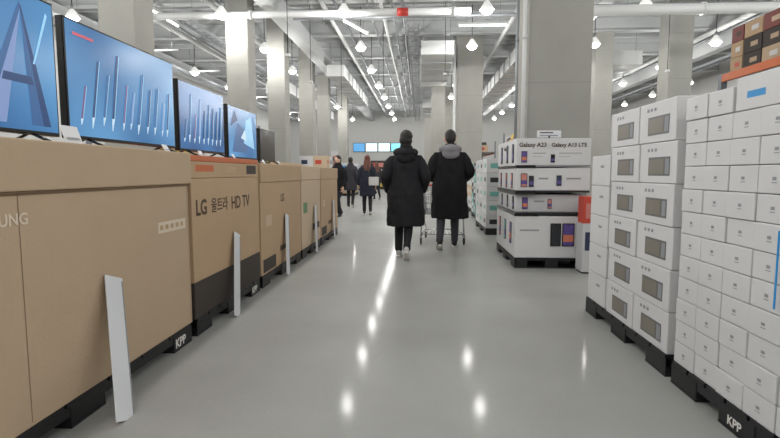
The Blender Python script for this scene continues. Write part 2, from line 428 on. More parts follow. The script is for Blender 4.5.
def board(yb,xb,ztop,w,lean_y):
    x1=XF+.016
    e=top('edge_guard_board',None,(xb,yb,0),'narrow white board leaning against the cartons','board',group='leaning white boards')
    L_=math.hypot(x1-xb,ztop)/math.cos(lean_y)
    ang=math.atan2(xb-x1,ztop)
    p=part('panel',MB().box(0,.005,-w/2,w/2,0,L_,BOARD,.0015).mesh('board'),e)
    p.rotation_euler=(lean_y,-ang,0)
    part('edge_strip',MB().box(.0055,.007,w/2-.012,w/2-.004,.02,L_-.02,INKG).mesh('strip'),p)
board(2.25,-1.425,.655,.135,-.36); board(4.03,-1.53,.67,.13,-.38); board(5.75,-1.55,.7,.14,-.3); board(7.45,-1.56,.7,.14,-.25); board(9.1,-1.57,.7,.14,-.2)

# ---------------------------------------------------------------- televisions
def tv(y0,y1,zt,zb0,scr,pic,lab,x=-1.95):
    w=y1-y0; zb=zb0
    e=top('television',None,(x,(y0+y1)/2,zb),lab,'television',group='display televisions on the cartons')
    h=zt-zb; b0=.05
    part('frame',MB().box(-.045,0,-w/2,w/2,b0,h,BLACK,.006).box(-.09,-.045,-w*.3,w*.3,b0+.05,h*.6,DARK,.01).mesh('tv_frame'),e)
    part('screen',MB().poly([(.001,-w/2+.012,b0+.02),(.001,w/2-.012,b0+.02),(.001,w/2-.012,h-.012),(.001,-w/2+.012,h-.012)],scr).mesh('tv_screen'),e)
    if pic:
        b_=MB()
        for k,(pts,m) in enumerate(pic):
            b_.poly([(.0025+.0002*k,-w/2+.012+u*(w-.024),b0+.02+v*(h-b0-.032)) for u,v in pts],m)
        part('screen_picture',b_.mesh('tv_picture'),e)
    for s_ in (-1,1):
        part('leg',MB().cyl((-.02,s_*w*.36,b0+.01),(.1,s_*w*.36,.008),.008,BLACK,8).cyl((-.02,s_*w*.36,b0+.01),(-.14,s_*w*.36,.008),.008,BLACK,8).mesh('tv_leg'),e)
S1=screen_mat('screen_blue',(46,100,154),(88,150,200),1.0,1.0)
S2=screen_mat('screen_blue_deep',(58,110,160),(94,150,198),1.0,1.3)
S3=screen_mat('screen_azure',(54,114,172),(40,86,138),1.0,2.5)
sb=lambda n_,c: mat(n_,c,.3,emit=.85)
PD=sb('pixel_navy',(28,54,94)); PL=sb('pixel_pale',(126,174,206)); PR=sb('pixel_plum',(96,74,112)); PRR=sb('pixel_red',(170,70,80)); PW=sb('pixel_white',(170,192,208)); PM=sb('pixel_mid',(44,80,124)); PC=sb('pixel_lilac',(104,124,164))
def stroke(u,v0,v1,du,w,m): return ([(u,v0),(u+w,v0),(u+w*.6+du,v1),(u+w*.3+du,v1+.02)],m)
def pen(u,v0,v1,du,w,m):
    # slanted pen: barrel + pointed tip + light edge
    vb=v0+(v1-v0)*.16
    ub=u+du*.16
    return [([(ub,vb),(ub+w,vb),(u+w+du,v1),(u+du,v1)],m),([(u+w*.4,v0),(u+w*.6,v0),(ub+w,vb),(ub,vb)],PW),([(ub+w*.75,vb),(ub+w,vb),(u+w+du,v1),(u+w*.75+du,v1)],PL)]
pic1=[([(.62,.04),(.66,.04),(.84,.90),(.83,.93)],PM),([(.83,.93),(.84,.90),(.96,.04),(.92,.04)],PD),([(.66,.04),(.74,.04),(.835,.88)],PC),([(.86,.04),(.92,.04),(.835,.88)],PM),([(.73,.34),(.88,.34),(.87,.40),(.74,.40)],PD),
      ([(.30,.05),(.34,.05),(.55,.95),(.53,.95)],PC),([(.38,.05),(.40,.05),(.58,.85),(.57,.85)],PL),([(.44,.05),(.47,.05),(.66,.9),(.65,.9)],PM),([(.10,.05),(.14,.05),(.40,.9),(.38,.9)],PD),([(.88,.5),(.89,.5),(.97,.9),(.96,.92)],PL),([(.52,.05),(.54,.05),(.60,.4),(.59,.4)],PW)]
pic2=[]
for (u,v0,v1,du,w,m) in [(.07,.1,.46,.045,.018,PR),(.15,.08,.72,.07,.022,PD),(.24,.12,.62,.06,.02,PM),(.31,.08,.84,.075,.024,PD),(.41,.1,.58,.055,.018,PR),(.48,.12,.52,.05,.018,PC),(.55,.08,.74,.075,.024,PM),(.65,.1,.60,.055,.02,PD),(.73,.1,.64,.06,.022,PM),(.82,.1,.5,.04,.018,PC),(.88,.1,.62,.045,.02,PD)]:
    pic2+=pen(u,v0,v1,du,w,m)
pic2.append(([(.04,.88),(.19,.88),(.19,.905),(.04,.905)],PRR))
pic3=[]
for k in range(9):
    pic3+=pen(.06+.1*k,.1,.45+.4*abs(math.sin(k*1.7)),.05,.035,[PD,PM,PR,PC,PD,PM,PD][k%7])
pic4=[([(.1,.1),(.6,.1),(.7,.5),(.3,.7)],PM),([(.5,.3),(.9,.2),(.8,.9),(.6,.8)],PL),([(.05,.6),(.3,.75),(.2,.95)],PD),([(.4,.4),(.6,.35),(.55,.6)],PW)]
TVZ=1.343
tv(1.30,2.63,2.09,TVZ,S1,pic1,'large flat television showing a blue abstract picture')
tv(2.70,3.92,2.06,TVZ,S2,pic2,'large flat television showing pen-like strokes on blue')
tv(3.99,4.93,1.96,1.333,S3,pic3,'medium flat television showing dark blue picture')
tv(5.03,5.92,1.90,1.302,S1,pic4,'medium flat television showing a bright blue picture')
tv(6.2,6.85,1.76,1.302,BLACK,None,'small switched-off black monitor on a carton',x=-2.0)
for k,(y,s_) in enumerate([(2.42,.09),(3.35,.05),(3.9,.045),(4.6,.045),(5.5,.045),(6.1,.045)]):
    z=1.3435 if y<3.4 else (1.331 if y<4.97 else 1.3015)
    b_=MB().poly([(.0,-s_*.7,.0),(.0,s_*.7,.0),(-.03,s_*.7,s_),(-.03,-s_*.7,s_)],BOARD).poly([(.0,-s_*.7,.0),(.0,s_*.7,.0),(-.06,s_*.7,.0),(-.06,-s_*.7,.0)],BOARD)
    b_.poly([(-.003,-s_*.5,.25*s_),(-.003,s_*.5,.25*s_),(-.008,s_*.5,.36*s_),(-.008,-s_*.5,.36*s_)],INKG)
    top('price_card',b_.mesh('card'),(-1.72,y,z),'small folded white price card on a carton','price card',group='price cards')

# ---------------------------------------------------------------- right: oven cartons
XG=1.45
def oven_mesh(w,d,h,win=True):
    b_=MB().box(0,d,0,w,0,h,WHITE,.006); x=-.001
    q=lambda y0,y1,z0,z1,m,o=0: b_.poly([(x-o,y0,z0),(x-o,y1,z0),(x-o,y1,z1),(x-o,y0,z1)],m)
    if win:
        q(w*.16,w*.74,h*.18,h*.64,PICT); q(w*.32,w*.72,h*.23,h*.59,PICTD,.001); q(w*.18,w*.28,h*.23,h*.59,INKG,.001)
        q(w*.52,w*.58,h*.78,h*.86,INKG); q(w*.62,w*.68,h*.78,h*.86,INKG); q(w*.72,w*.78,h*.78,h*.86,INKG)
    else:
        q(w*.3,w*.5,h*.6,h*.68,INKG)
    b_.poly([(d*.2,-.001,h*.3),(d*.6,-.001,h*.3),(d*.6,-.001,h*.5),(d*.2,-.001,h*.5)],INKG)
    return b_.mesh('oven_carton')
OW,OD,OH=.485,.42,.252
om=oven_mesh(OW-.006,OD,OH-.003)
pm=oven_mesh(.40,OD,.242-.003,False)
pallet(XG,XG+1.05,2.95,4.38,-1,txt=False)
g='appliance cartons stacked on the pallet'
for c in range(2):
    for r_ in range(6):
        for k in range(2):
            dx=.015*random.random() if k==0 else 0
            top('appliance_carton',om,(XG+.005+dx+k*(OD+.02),2.965+c*OW+(.025 if r_==5 else 0),PH+r_*OH),'white carton printed with a grey microwave oven','carton',group=g)
for r_ in range(5):
    for k in range(2):
        top('plain_carton',pm,(XG+.01+k*(OD+.02),3.965,PH+r_*.242),'plain white carton with a small grey mark','carton',group='plain white cartons beside the appliance cartons')

SW,SD,SH=.205,.30,.123
sm_=MB().box(0,SD,0,SW-.004,0,SH-.003,WHITE,.005)
x=-.001
sm_.poly([(x,.088,.056),(x,.112,.056),(x,.112,.070),(x,.088,.070)],INKG)
sm_.poly([(x,.084,.044),(x,.116,.044),(x,.116,.048),(x,.084,.048)],INKG)
sm_.poly([(.05,SW-.0035,.03),(.12,SW-.0035,.03),(.12,SW-.0035,.08),(.05,SW-.0035,.08)],INKG)
smm=sm_.mesh('small_carton')
pallet(XG,XG+1.05,1.70,2.88,-1)
for r_ in range(12):
    for c in range(6):
        y=2.88-(c+1)*SW
        if r_==11 and c>1: continue
        o=top('white_carton',smm,(XG+.004+random.random()*.010,y,PH+r_*SH),'small plain white product carton with tiny grey print','carton',group='small white cartons stacked on the pallet')
        if r_==6 and c==3: part('blue_strap',MB().box(-.016,-.012,.02,.028,-.22,.10,BLUE).mesh('strap'),o)
b_=MB().box(0,.35,0,.5,0,.15,WHITE,.005).poly([(-.001,.30,.05),(-.001,.42,.05),(-.001,.42,.08),(-.001,.30,.08)],BLUE).poly([(-.001,.1,.09),(-.001,.2,.09),(-.001,.2,.1),(-.001,.1,.1)],INKG)
top('white_carton',b_.mesh('labelled_carton'),(XG+.01,1.95,PH+11*SH),'larger white carton with a blue label on top of the stack','carton')

# ---------------------------------------------------------------- phone display island
pallet(1.2,2.12,6.34,7.84,-1,txt=False,lab='black plastic pallet under the phone display')
e=top('phone_display_stand',None,(1.2,6.34,PH),'white cardboard display stand printed with smartphones','display stand')
IW=.91
part('base_block',MB().box(.0,IW,.02,1.5,0,.53,WHITE,.008).mesh('base'),e)
part('shelf',MB().box(-.01,.28,.01,1.5,.531,.575,BLACK,.004).box(.28,IW,.015,1.5,.548,.575,DARK,.003).mesh('shelf'),e)
part('middle_block',MB().box(.02,IW,.12,1.5,.577,.80,WHITE2,.006).mesh('mid'),e)
part('shelf',MB().box(-.005,.26,.02,1.5,.802,.85,BLACK,.004).box(.26,IW,.03,1.5,.825,.85,DARK,.003).mesh('shelf2'),e)
part('upper_block',MB().box(.01,IW,.035,1.5,.852,1.13,WHITE,.006).mesh('up'),e)
part('shelf',MB().box(.0,.24,.025,1.5,1.132,1.165,BLACK,.004).box(.24,IW,.03,1.5,1.148,1.165,INKG,.003).mesh('shelf3'),e)
part('header_board',MB().box(.0,IW,.03,1.5,1.167,1.50,WHITE,.006).mesh('hdr'),e)
PV=mat('phone_violet',(90,74,140),.4); PO=mat('phone_orange',(205,120,90),.4)
def phone(parent,x,y,z,w,h,m,face,acc=None):
    b_=MB()
    if face=='y':
        b_.box(x,x+w,y-.008,y,z,z+h,BLACK,.002); q=lambda a,b1,c,d,mm,o: b_.poly([(x+w*a,y-.0085-o,z+h*c),(x+w*b1,y-.0085-o,z+h*c),(x+w*b1,y-.0085-o,z+h*d),(x+w*a,y-.0085-o,z+h*d)],mm)
    else:
        b_.box(x-.008,x,y,y+w,z,z+h,BLACK,.002); q=lambda a,b1,c,d,mm,o: b_.poly([(x-.0085-o,y+w*a,z+h*c),(x-.0085-o,y+w*b1,z+h*c),(x-.0085-o,y+w*b1,z+h*d),(x-.0085-o,y+w*a,z+h*d)],mm)
    q(.08,.92,.04,.96,m,0); q(.08,.92,.2,.5,acc or (PV if m is not PV else PO),.0005); q(.42,.58,.9,.93,BLACK,.0005)
    part('phone_print',b_.mesh('phone_print'),parent)
phone(e,.44,.018,.15,.13,.29,DARK,'y',DARK); phone(e,.585,.018,.15,.15,.29,PV,'y',PO)
phone(e,.06,.033,.895,.08,.17,PINK,'y'); phone(e,.50,.033,.91,.06,.13,NAVY,'y'); phone(e,.16,.033,.895,.06,.14,DARK,'y')
phone(e,.10,.118,.61,.07,.15,PV,'y'); phone(e,.42,.118,.62,.05,.12,PINK,'y')
phone(e,.06,.028,1.2,.07,.14,PV,'y'); phone(e,.42,.028,1.2,.05,.10,BLACK,'y')
for yy in (.2,.62,1.08):
    phone(e,.0,yy,1.2,.11,.24,NAVY,'x'); phone(e,.01,yy+.1,.87,.1,.2,PINK,'x'); phone(e,.02,yy+.04,.60,.09,.17,BLACK,'x'); phone(e,.0,yy+.05,.15,.13,.28,[PV,TEAL,PINK][int(yy*2)%3],'x')
part('lettering',text('Galaxy A23',.072,INK,.002),e,(.03,.028,1.395),R_NY,'dark printed product name')
part('lettering',text('Galaxy A13 LTE',.066,INK,.002),e,(.425,.028,1.395),R_NY,'dark printed product name')
part('lettering',text('Galaxy A23',.07,INK,.002),e,(-.002,.95,1.38),R_NX,'dark printed product name')
for (u0,u1,v0,v1,yy) in [(.20,.36,1.31,1.32,.029),(.52,.80,1.31,1.32,.029),(.20,.32,1.27,1.275,.029),(.52,.66,1.27,1.275,.029),(.28,.40,.99,1.01,.034),(.62,.80,.99,1.01,.034),(.25,.38,.70,.72,.119),(.06,.30,.34,.36,.019)]:
    part('printed_line',MB().poly([(u0,yy,v0),(u1,yy,v0),(u1,yy,v1),(u0,yy,v1)],INKG).mesh('line'),e)
e=top('price_sign',None,(1.50,6.6,PH+1.502),'white price sign on top of the phone display','sign')
part('stand',MB().box(-.03,.33,-.04,.04,0,.012,DARK).box(.14,.16,-.01,.01,.012,.04,DARK).mesh('stand'),e)
part('panel',MB().box(0,.30,-.006,.006,.02,.11,BOARD,.003).mesh('panel'),e)
part('printed_line',MB().poly([(.03,-.007,.04),(.26,-.007,.04),(.26,-.007,.055),(.03,-.007,.055)],INKG).mesh('line'),e)
part('printed_line',MB().poly([(.03,-.007,.075),(.2,-.007,.075),(.2,-.007,.09),(.03,-.007,.09)],INK).mesh('line'),e)
e=top('display_crate',None,(1.93,6.02,0),'narrow white crate beside the phone display','crate')
part('body',MB().box(0,.24,0,.24,.02,.60,WHITE2,.006).box(.01,.23,.01,.23,0,.02,DARK).mesh('crate'),e)
part('printed_panel',MB().poly([(.03,-.002,.28),(.16,-.002,.28),(.16,-.002,.5),(.03,-.002,.5)],NAVY).mesh('panel'),e)
e=top('red_carton',None,(1.935,6.04,.602),'small orange-red product carton beside the phone display','carton')
part('body',MB().box(0,.22,0,.2,0,.32,RED,.006).mesh('crate'),e)
part('label',MB().poly([(.03,-.002,.06),(.12,-.002,.06),(.12,-.002,.24),(.03,-.002,.24)],PINK).mesh('label'),e)

# ---------------------------------------------------------------- generic stacks
_cm={}
def carton_mesh(w,d,h,m,m2):
    k=(round(w,3),round(d,3),round(h,3),m.name,m2.name)
    if k in _cm: return _cm[k]
    b_=MB().box(0,w,0,d,0,h,m,.006)
    b_.box(w*.46,w*.54,-.0012,d+.0012,h-.0005,h+.0012,TAPE)
    for x_ in (-.0012,w+.0012): b_.poly([(x_,d*.2,h*.35),(x_,d*.6,h*.35),(x_,d*.6,h*.65),(x_,d*.2,h*.65)],m2)
    b_.poly([(w*.15,-.0012,h*.3),(w*.6,-.0012,h*.3),(w*.6,-.0012,h*.65),(w*.15,-.0012,h*.65)],m2)
    _cm[k]=b_.mesh('carton'); return _cm[k]
def stack(x0,y0,nx,ny,nz,w,d,h,mats_,lab,g,z0=0,pal=True,side=-1):
    if pal: pallet(x0,x0+nx*w,y0,y0+ny*d,side,txt=False); z0=PH
    for i in range(nx):
        for j in range(ny):
            for k in range(nz):
                if 0<i<nx-1 and 0<j<ny-1 and k<nz-1: continue
                m,m2=mats_[(k+j*2+i)%len(mats_)] if len(mats_)>1 else mats_[0]
                top('carton',carton_mesh(w-.008,d-.008,h-.004,m,m2),(x0+i*w,y0+j*d,z0+k*h),lab,'carton',group=g)
stack(1.28,9.75,1,3,5,.46,.6,.27,[(WHITE2,DARK),(WHITE,TEAL),(WHITE2,TEAL)],'white and teal product carton stacked on a pallet','white and teal cartons')
stack(1.45,12.2,1,4,5,.5,.5,.27,[(WHITE,NAVY),(TEAL,WHITE),(DARK,WHITE)],'white printed product carton stacked on a pallet','white printed cartons')
stack(1.55,15.0,1,4,4,.9,.5,.35,[(WHITE,NAVY),(CARD3,INKW)],'mixed white and tan carton on a pallet','mixed cartons along the aisle')
stack(1.5,21.5,1,5,4,.9,.5,.38,[(WHITE,RED),(CARD,INKW),(YEL,WHITE)],'mixed coloured carton on a pallet','mixed cartons along the aisle')
stack(-4.4,11.2,2,4,4,.6,.6,.33,[(CARD2,INKW),(DARK,WHITE)],'brown or black electronics carton on a pallet','electronics cartons behind the row')
stack(-4.3,17.7,2,4,4,.5,.6,.42,[(WHITE,NAVY),(CARD3,RED),(DARK,PINK)],'mixed product carton on a pallet','electronics cartons behind the row')
stack(-4.4,26,1,4,4,.9,.6,.4,[(CARD,WHITE),(WHITE,BLUE)],'mixed product carton on a pallet','electronics cartons behind the row')

def rack(x0,y0,w,l,levels,zt,lab,goods,faces,beam=RACKOR,post=RACKBL,lo=.3,hi=.62,floor_goods=False,layers=1,wl=.3,wh=.5):
    e=top('storage_rack',None,(x0,y0,0),lab,'rack',group='steel storage racks')
    for x in (0,w-.08):
        for y in (0,l-.08):
            part('upright',MB().box(x,x+.08,y,y+.08,0,zt,post,.004).mesh('upright'),e)
    for z in levels:
        part('shelf',MB().box(0,.05,.08,l-.08,z-.1,z,beam,.004).box(w-.05,w,.08,l-.08,z-.1,z,beam,.004).box(.05,w-.05,.08,l-.08,z-.02,z,PIPEG).mesh('shelf'),e)
    for z in list(levels)+([.0] if floor_goods else []):
        y=l-.09
        while y>.4:
            ww=round(random.uniform(wl,wh),1)+.05
            if y-ww<.09: break
            zz=z+.001
            for q in range(layers):
                hh=round(random.uniform(lo,hi),1); m,m2=random.choice(goods)
                top('carton',carton_mesh(w-.3 if w<1 else .5,ww,hh,m,m2),(x0+.1 if faces<0 else x0+w-.62,y0+y-ww,zz),'assorted product carton standing on a rack shelf','carton',group='cartons on the racks')
                zz+=hh+.003
            y-=ww+.02
G1=[(CARD2,INKW),(CARD,RED),(WHITE2,RED),(PINK,WHITE),(DARK,WHITE),(YEL,RED)]
REDB=mat('maroon_print',(120,54,48),.6)
rack(4.15,3.9,1.0,3.5,[2.55],2.56,'orange-beamed steel rack loaded with cartons',[(CARD2,RED),(REDB,INK),(CARD2,WHITE),(CARDDK,CARD),(CARD,WHITE),(REDB,CARD3)],-1,lo=.15,hi=.25,layers=3,wl=.2,wh=.35)
rack(4.2,20.5,1.0,5.5,[1.2,2.4],3.2,'orange-beamed steel rack loaded with cartons',G1,-1)
rack(3.3,29,1.0,6,[1.2,2.4],3.0,'orange-beamed steel rack loaded with mixed goods',G1,-1)
rack(-6.6,9.6,1.0,3.2,[1.3,2.3],2.9,'grey steel rack loaded with mixed goods',G1,1,beam=RACKBL)
rack(-6.8,18,1.0,3.2,[1.3,2.3],2.9,'grey steel rack loaded with mixed goods',G1,1,beam=RACKBL)

for k,(x,scr) in enumerate([(-5.6,'b'),(-4.55,'w'),(-3.5,'w'),(-2.45,'r')]):
    m=sb('far_blue',(70,140,190)) if scr=='b' else (sb('far_white',(215,235,240)) if scr=='w' else sb('far_cyan',(120,200,215)))
    e=top('wall_display_screen',None,(x,Y1-.101,2.95),'bright lit display screen mounted on the far wall','screen',group='bright display screens on the far wall')
    part('frame',MB().box(0,1.0,0,.1,0,.75,BLACK,.01).mesh('f'),e)
    part('screen',MB().poly([(.03,-.002,.04),(.97,-.002,.04),(.97,-.002,.71),(.03,-.002,.71)],m).mesh('s'),e)
for (x,y,w,m,m2) in [(-3.5,38,2.4,WHITE,RED),(-.6,39,2.2,WHITE2,NAVY),(1.9,38,2.0,WHITE,BLUE),(-.9,33,1.1,CARD3,WHITE),(-5.0,35,1.2,DARK,WHITE)]:
    e=top('shop_counter',None,(x,y,0),'low display counter with printed front near the far wall','counter',group='far display counters')
    part('body',MB().box(0,w,0,.8,.08,1.0,m,.01).box(.05,w-.05,.05,.75,0,.08,DARK).mesh('c'),e)
    part('worktop',MB().box(-.03,w+.03,-.03,.83,1.001,1.05,DARK,.005).mesh('t'),e)
    part('front_print',MB().poly([(.2,-.001,.4),(w-.2,-.001,.4),(w-.2,-.001,.8),(.2,-.001,.8)],m2).mesh('p'),e)
for (x,y,w,h_,m,m2) in [(-1.6,36,1.6,2.3,DARK,WHITE),(.6,38.2,1.2,2.0,CARDDK,PINK),(-6.3,33,1.4,2.6,WHITE2,NAVY),(-3.6,36.6,1.5,2.1,CARDDK,WHITE)]:
    e=top('display_partition',None,(x,y,0),'tall freestanding display partition with product panels','partition',group='far display partitions')
    part('body',MB().box(0,w,0,.3,0,h_,m,.01).mesh('c'),e)
    for i in range(3):
        for j in range(4):
            part('product_panel',MB().box(.08+i*(w-.1)/3,.08+i*(w-.1)/3+w/4,-.02,0,.2+j*h_/4.4,.2+j*h_/4.4+h_/7,[m2,TEAL,PINK,YEL,WHITE,BLUE,RED][(i*3+j*2)%7]).mesh('p'),e)

# ---------------------------------------------------------------- people
def finger(b_,base,dirv,curlv,L_,r_,curl,m):
    p=Vector(base);d=Vector(dirv).normalized();pts=[(p.copy(),r_,r_)]
    for k in range(3):
        ax=d.cross(Vector(curlv)).normalized()
        d=(Matrix.Rotation(curl,3,ax)@d).normalized()
        p=p+d*L_*[.45,.32,.23][k]; pts.append((p.copy(),r_*(.95-.12*k),r_*(.95-.12*k)))
    pts.append((p+d*.004,r_*.35,r_*.35))
    side=Vector(dirv).cross(Vector(curlv)).normalized()
    b_.loft(pts,m,8,side=side)
def hand(b_,wrist,d,palm,thumb,m,curl=.45):
    d=Vector(d).normalized(); palm=Vector(palm); palm=(palm-d*palm.dot(d)).normalized(); th=Vector(thumb); th=(th-d*th.dot(d)-palm*th.dot(palm)).normalized()
    w=Vector(wrist)
    b_.loft([(w-d*.02,.026,.02),(w+d*.02,.033,.018),(w+d*.06,.041,.017),(w+d*.085,.041,.014),(w+d*.095,.036,.010)],m,12,side=th)
    for k,(o,L_) in enumerate([(.03,.072),(.010,.08),(-.010,.074),(-.029,.058)]):
        finger(b_,w+d*.082+th*o,d,palm,L_,.0088,curl,m)
    finger(b_,w+d*.035+th*.03,(d*.7+th*.75),palm,.062,.010,curl*.7,m)

def person(loc,rz,H_,lab,coat_mat,hair_mat,trou_mat,shoe_mat,hem=.5,arms='down',feet=None,hairstyle='short',hood=None,hoodlab=None,quilt=False,vox=.014,width=1.0,ew=0):
    s=H_/1.75
    e=top('person',None,loc,lab,'person',rz=rz)
    V=lambda x,y,z:Vector((x*s,y*s,z*s))
    feet=feet or ((-.09,.18,0),(.09,-.14,.45))
    legs=[]
    for sx,(fx,fy,th) in zip((-1,1),feet):
        ball=Vector((fx*s,fy*s,0))
        ank=ball+Matrix.Rotation(-th,3,'X')@V(0,-.13,.09)
        hip=V(sx*.09,0,.92)
        mid=(hip+ank)/2
        L1,L2=.44*s,.42*s; D=(hip-ank).length; k=min(D/2/((L1+L2)/2),.999); off=math.sqrt(1-k*k)*(L1+L2)/2
        knee=mid+Vector((0,1,0))*off; knee.z+=.03*s
        legs.append((hip,knee,ank,ball,th))
    am=[]
    for sx in (-1,1):
        sh=V(sx*.168*width,-.005,1.385)
        if arms=='push': el=V(sx*(.268+ew),-.02,1.13); wr=V(sx*.235,.24,1.03); dv=Vector((0,1,-.15)); pl=Vector((0,0,-1)); tv_=Vector((-sx,0,0)); curl=.9
        elif arms=='pocket': el=V(sx*(.266+ew),-.05,1.12); wr=V(sx*(.225+ew*.5),.10,.93); dv=Vector((-sx*.3,.5,-.8)); pl=Vector((-sx,0,0)); tv_=Vector((0,1,0)); curl=.5
        elif arms=='walk': el=V(sx*.25,-.04-.05*sx,1.12); wr=V(sx*.25,.06-.12*sx,.88); dv=Vector((0,.25,-1)); pl=Vector((-sx,0,0)); tv_=Vector((0,1,0)); curl=.4
        else: el=V(sx*.245,-.03,1.12); wr=V(sx*.24,.07,.88); dv=Vector((0,.25,-1)); pl=Vector((-sx,0,0)); tv_=Vector((0,1,0)); curl=.4
        am.append((sh,el,wr,dv,pl,tv_,curl))
    b_=MB()
    b_.loft([(V(0,0,.86),.13*s,.09*s),(V(0,0,.95),.155*s,.105*s),(V(0,0,1.1),.13*s,.095*s),(V(0,0,1.28),.15*s,.105*s),(V(0,-.005,1.38),.15*s,.09*s),(V(0,-.01,1.44),.10*s,.065*s),(V(0,-.005,1.49),.056*s,.056*s),(V(0,.0,1.56),.052*s,.055*s),(V(0,.005,1.6),.055*s,.06*s)],SKIN,20)
    b_.loft([(V(0,.045,1.515),.022*s,.022*s),(V(0,.04,1.535),.045*s,.055*s),(V(0,.028,1.57),.062*s,.078*s),(V(0,.018,1.62),.073*s,.092*s),(V(0,.015,1.67),.076*s,.096*s),(V(0,.013,1.71),.066*s,.082*s),(V(0,.013,1.738),.038*s,.05*s),(V(0,.013,1.75),.012*s,.015*s)],SKIN,20)
    b_.loft([(V(0,.105,1.655),.008*s,.006*s),(V(0,.116,1.63),.011*s,.012*s),(V(0,.124,1.612),.016*s,.016*s),(V(0,.108,1.602),.012*s,.01*s)],SKIN,10)
    for sx in (-1,1): b_.ell(V(sx*.084,.01,1.63),.014*s,.022*s,.034*s,SKIN,10)
    for (hip,knee,ank,ball,th) in legs:
        b_.loft([(hip+Vector((0,0,.03*s)),.085*s,.085*s),(hip.lerp(knee,.4),.075*s,.078*s),(knee,.052*s,.056*s),(knee.lerp(ank,.35),.05*s,.055*s),(ank,.034*s,.038*s),(ank+Vector((0,.0,-.03*s)),.034*s,.045*s)],SKIN,14)
        b_.loft([(ank+Vector((0,-.03,-.04))*s,.03*s,.035*s),(ank.lerp(ball,.5)+Vector((0,0,.01*s)),.036*s,.03*s),(ball+Vector((0,.0,.03*s)),.038*s,.02*s),(ball+Vector((0,.05*s,.025*s)),.03*s,.014*s)],SKIN,12)
    for (sh,el,wr,dv,pl,tv_,curl) in am:
        b_.loft([(sh+Vector((-math.copysign(.05,sh.x),0,0)),.045*s,.045*s),(sh,.048*s,.048*s),(sh.lerp(el,.5),.044*s,.046*s),(el,.037*s,.038*s),(el.lerp(wr,.4),.036*s,.038*s),(wr,.024*s,.022*s)],SKIN,14)
    body=remesh(b_.mesh('b'),.011 if vox<.02 else .018,4)
    bm=MB(); bm.bm.from_mesh(body); bm.mats=[SKIN]
    for (sh,el,wr,dv,pl,tv_,curl) in am: hand(bm,wr,dv,pl,tv_,SKIN,curl)
    part('body',bm.mesh('person_body'),e)
    for sx in (-1,1): part('eye',MB().ell(V(sx*.032,.098,1.65),.014*s,.008*s,.008*s,EYE,8).ell(V(sx*.032,.106,1.65),.006*s,.003*s,.006*s,BLACK,8).mesh('eye'),e)
    part('mouth',MB().ell(V(0,.104,1.58),.024*s,.008*s,.007*s,LIP,8).mesh('mouth'),e)
    b_=MB()
    if hairstyle in('short','bun'):
        b_.ell(V(0,-.002,1.675),.089*s,.104*s,.093*s,hair_mat,16); b_.ell(V(0,-.038,1.635),.078*s,.070*s,.082*s,hair_mat,16); b_.ell(V(0,-.045,1.575),.052*s,.045*s,.05*s,hair_mat,12)
        if hairstyle=='bun': b_.ell(V(0,-.055,1.57),.078*s,.055*s,.065*s,hair_mat,12); b_.ell(V(.01,-.03,1.70),.092*s,.1*s,.082*s,hair_mat,12); b_.ell(V(0,-.05,1.64),.092*s,.075*s,.085*s,hair_mat,12)
    elif hairstyle=='long':
        b_.ell(V(0,-.002,1.675),.09*s,.106*s,.094*s,hair_mat,16)
        b_.loft([(V(0,-.03,1.7),.07*s,.06*s),(V(0,-.045,1.6),.095*s,.065*s),(V(0,-.075,1.5),.11*s,.055*s),(V(0,-.11,1.4),.11*s,.045*s),(V(0,-.13,1.3),.08*s,.03*s)],hair_mat,14)
    part('hair',remesh(b_.mesh('h'),.009,2,crease=.007),e)
    b_=MB()
    b_.loft([(V(0,0,.85),.12*s,.1*s),(V(0,0,.92),.165*s,.118*s),(V(0,0,1.04),.15*s,.11*s)],trou_mat,18)
    for (hip,knee,ank,ball,th) in legs:
        b_.loft([(hip+Vector((0,0,.03*s)),.095*s,.1*s),(hip.lerp(knee,.4),.088*s,.092*s),(knee,.07*s,.075*s),(knee.lerp(ank,.35),.066*s,.072*s),(knee.lerp(ank,.8),.055*s,.06*s),(ank+Vector((0,0,-.01)),.052*s,.057*s)],trou_mat,16)
    part('trousers',remesh(b_.mesh('t'),vox,4,crease=.006),e)
    W=width
    prof=[(hem,.235,.185),(hem+.15,.232,.18),(.95,.222,.168),(1.12,.2,.152),(1.28,.2,.15),(1.36,.197,.138),(1.42,.168,.118),(1.465,.125,.1),(1.5,.094,.09),(1.57,.082,.085)]
    if hem>.75: prof=[p for p in prof if p[0]==hem or p[0]>hem+.16]
    rings=[];z=prof[0][0]
    while z<=1.565:
        for a,c in zip(prof[:-1],prof[1:]):
            if a[0]<=z<=c[0]:
                t=(z-a[0])/(c[0]-a[0]); rx=a[1]+(c[1]-a[1])*t; ry=a[2]+(c[2]-a[2])*t; break
        q=.0028*abs(math.sin(z*math.pi/.12)) if quilt and z<1.4 else 0
        WW=1+(W-1)*min(1,max(0,(1.56-z)/.2))
        rings.append((V(0,-.003,z),(rx*WW+q)*s,(ry+q)*s)); z+=.02
    co=part('coat',remesh(MB().loft(rings,coat_mat,28).mesh('c'),vox*.8,6,crease=.016),e)
    for (sh,el,wr,dv,pl,tv_,curl) in am:
        inn=sh+Vector((-math.copysign(.06,sh.x),0,.012))
        pts=[(inn,.045*s,.06*s),(sh,.060*s,.076*s)]
        for k in range(1,10):
            q=.0025*abs(math.sin(k*1.1)) if quilt else .002*math.sin(k*2.3); u=min(1,.78+k*.08)
            pts.append((sh.lerp(el,k/10),(.079*u+q)*s,(.083*u+q)*s))
        for k in range(0,10): q=.0025*abs(math.sin(k*1.1)) if quilt else .003*math.sin(k*2.1); pts.append((el.lerp(wr,k/10),(.072-.0018*k+q)*s,(.074-.0018*k+q)*s))
        pts.append((wr,.048*s,.048*s))
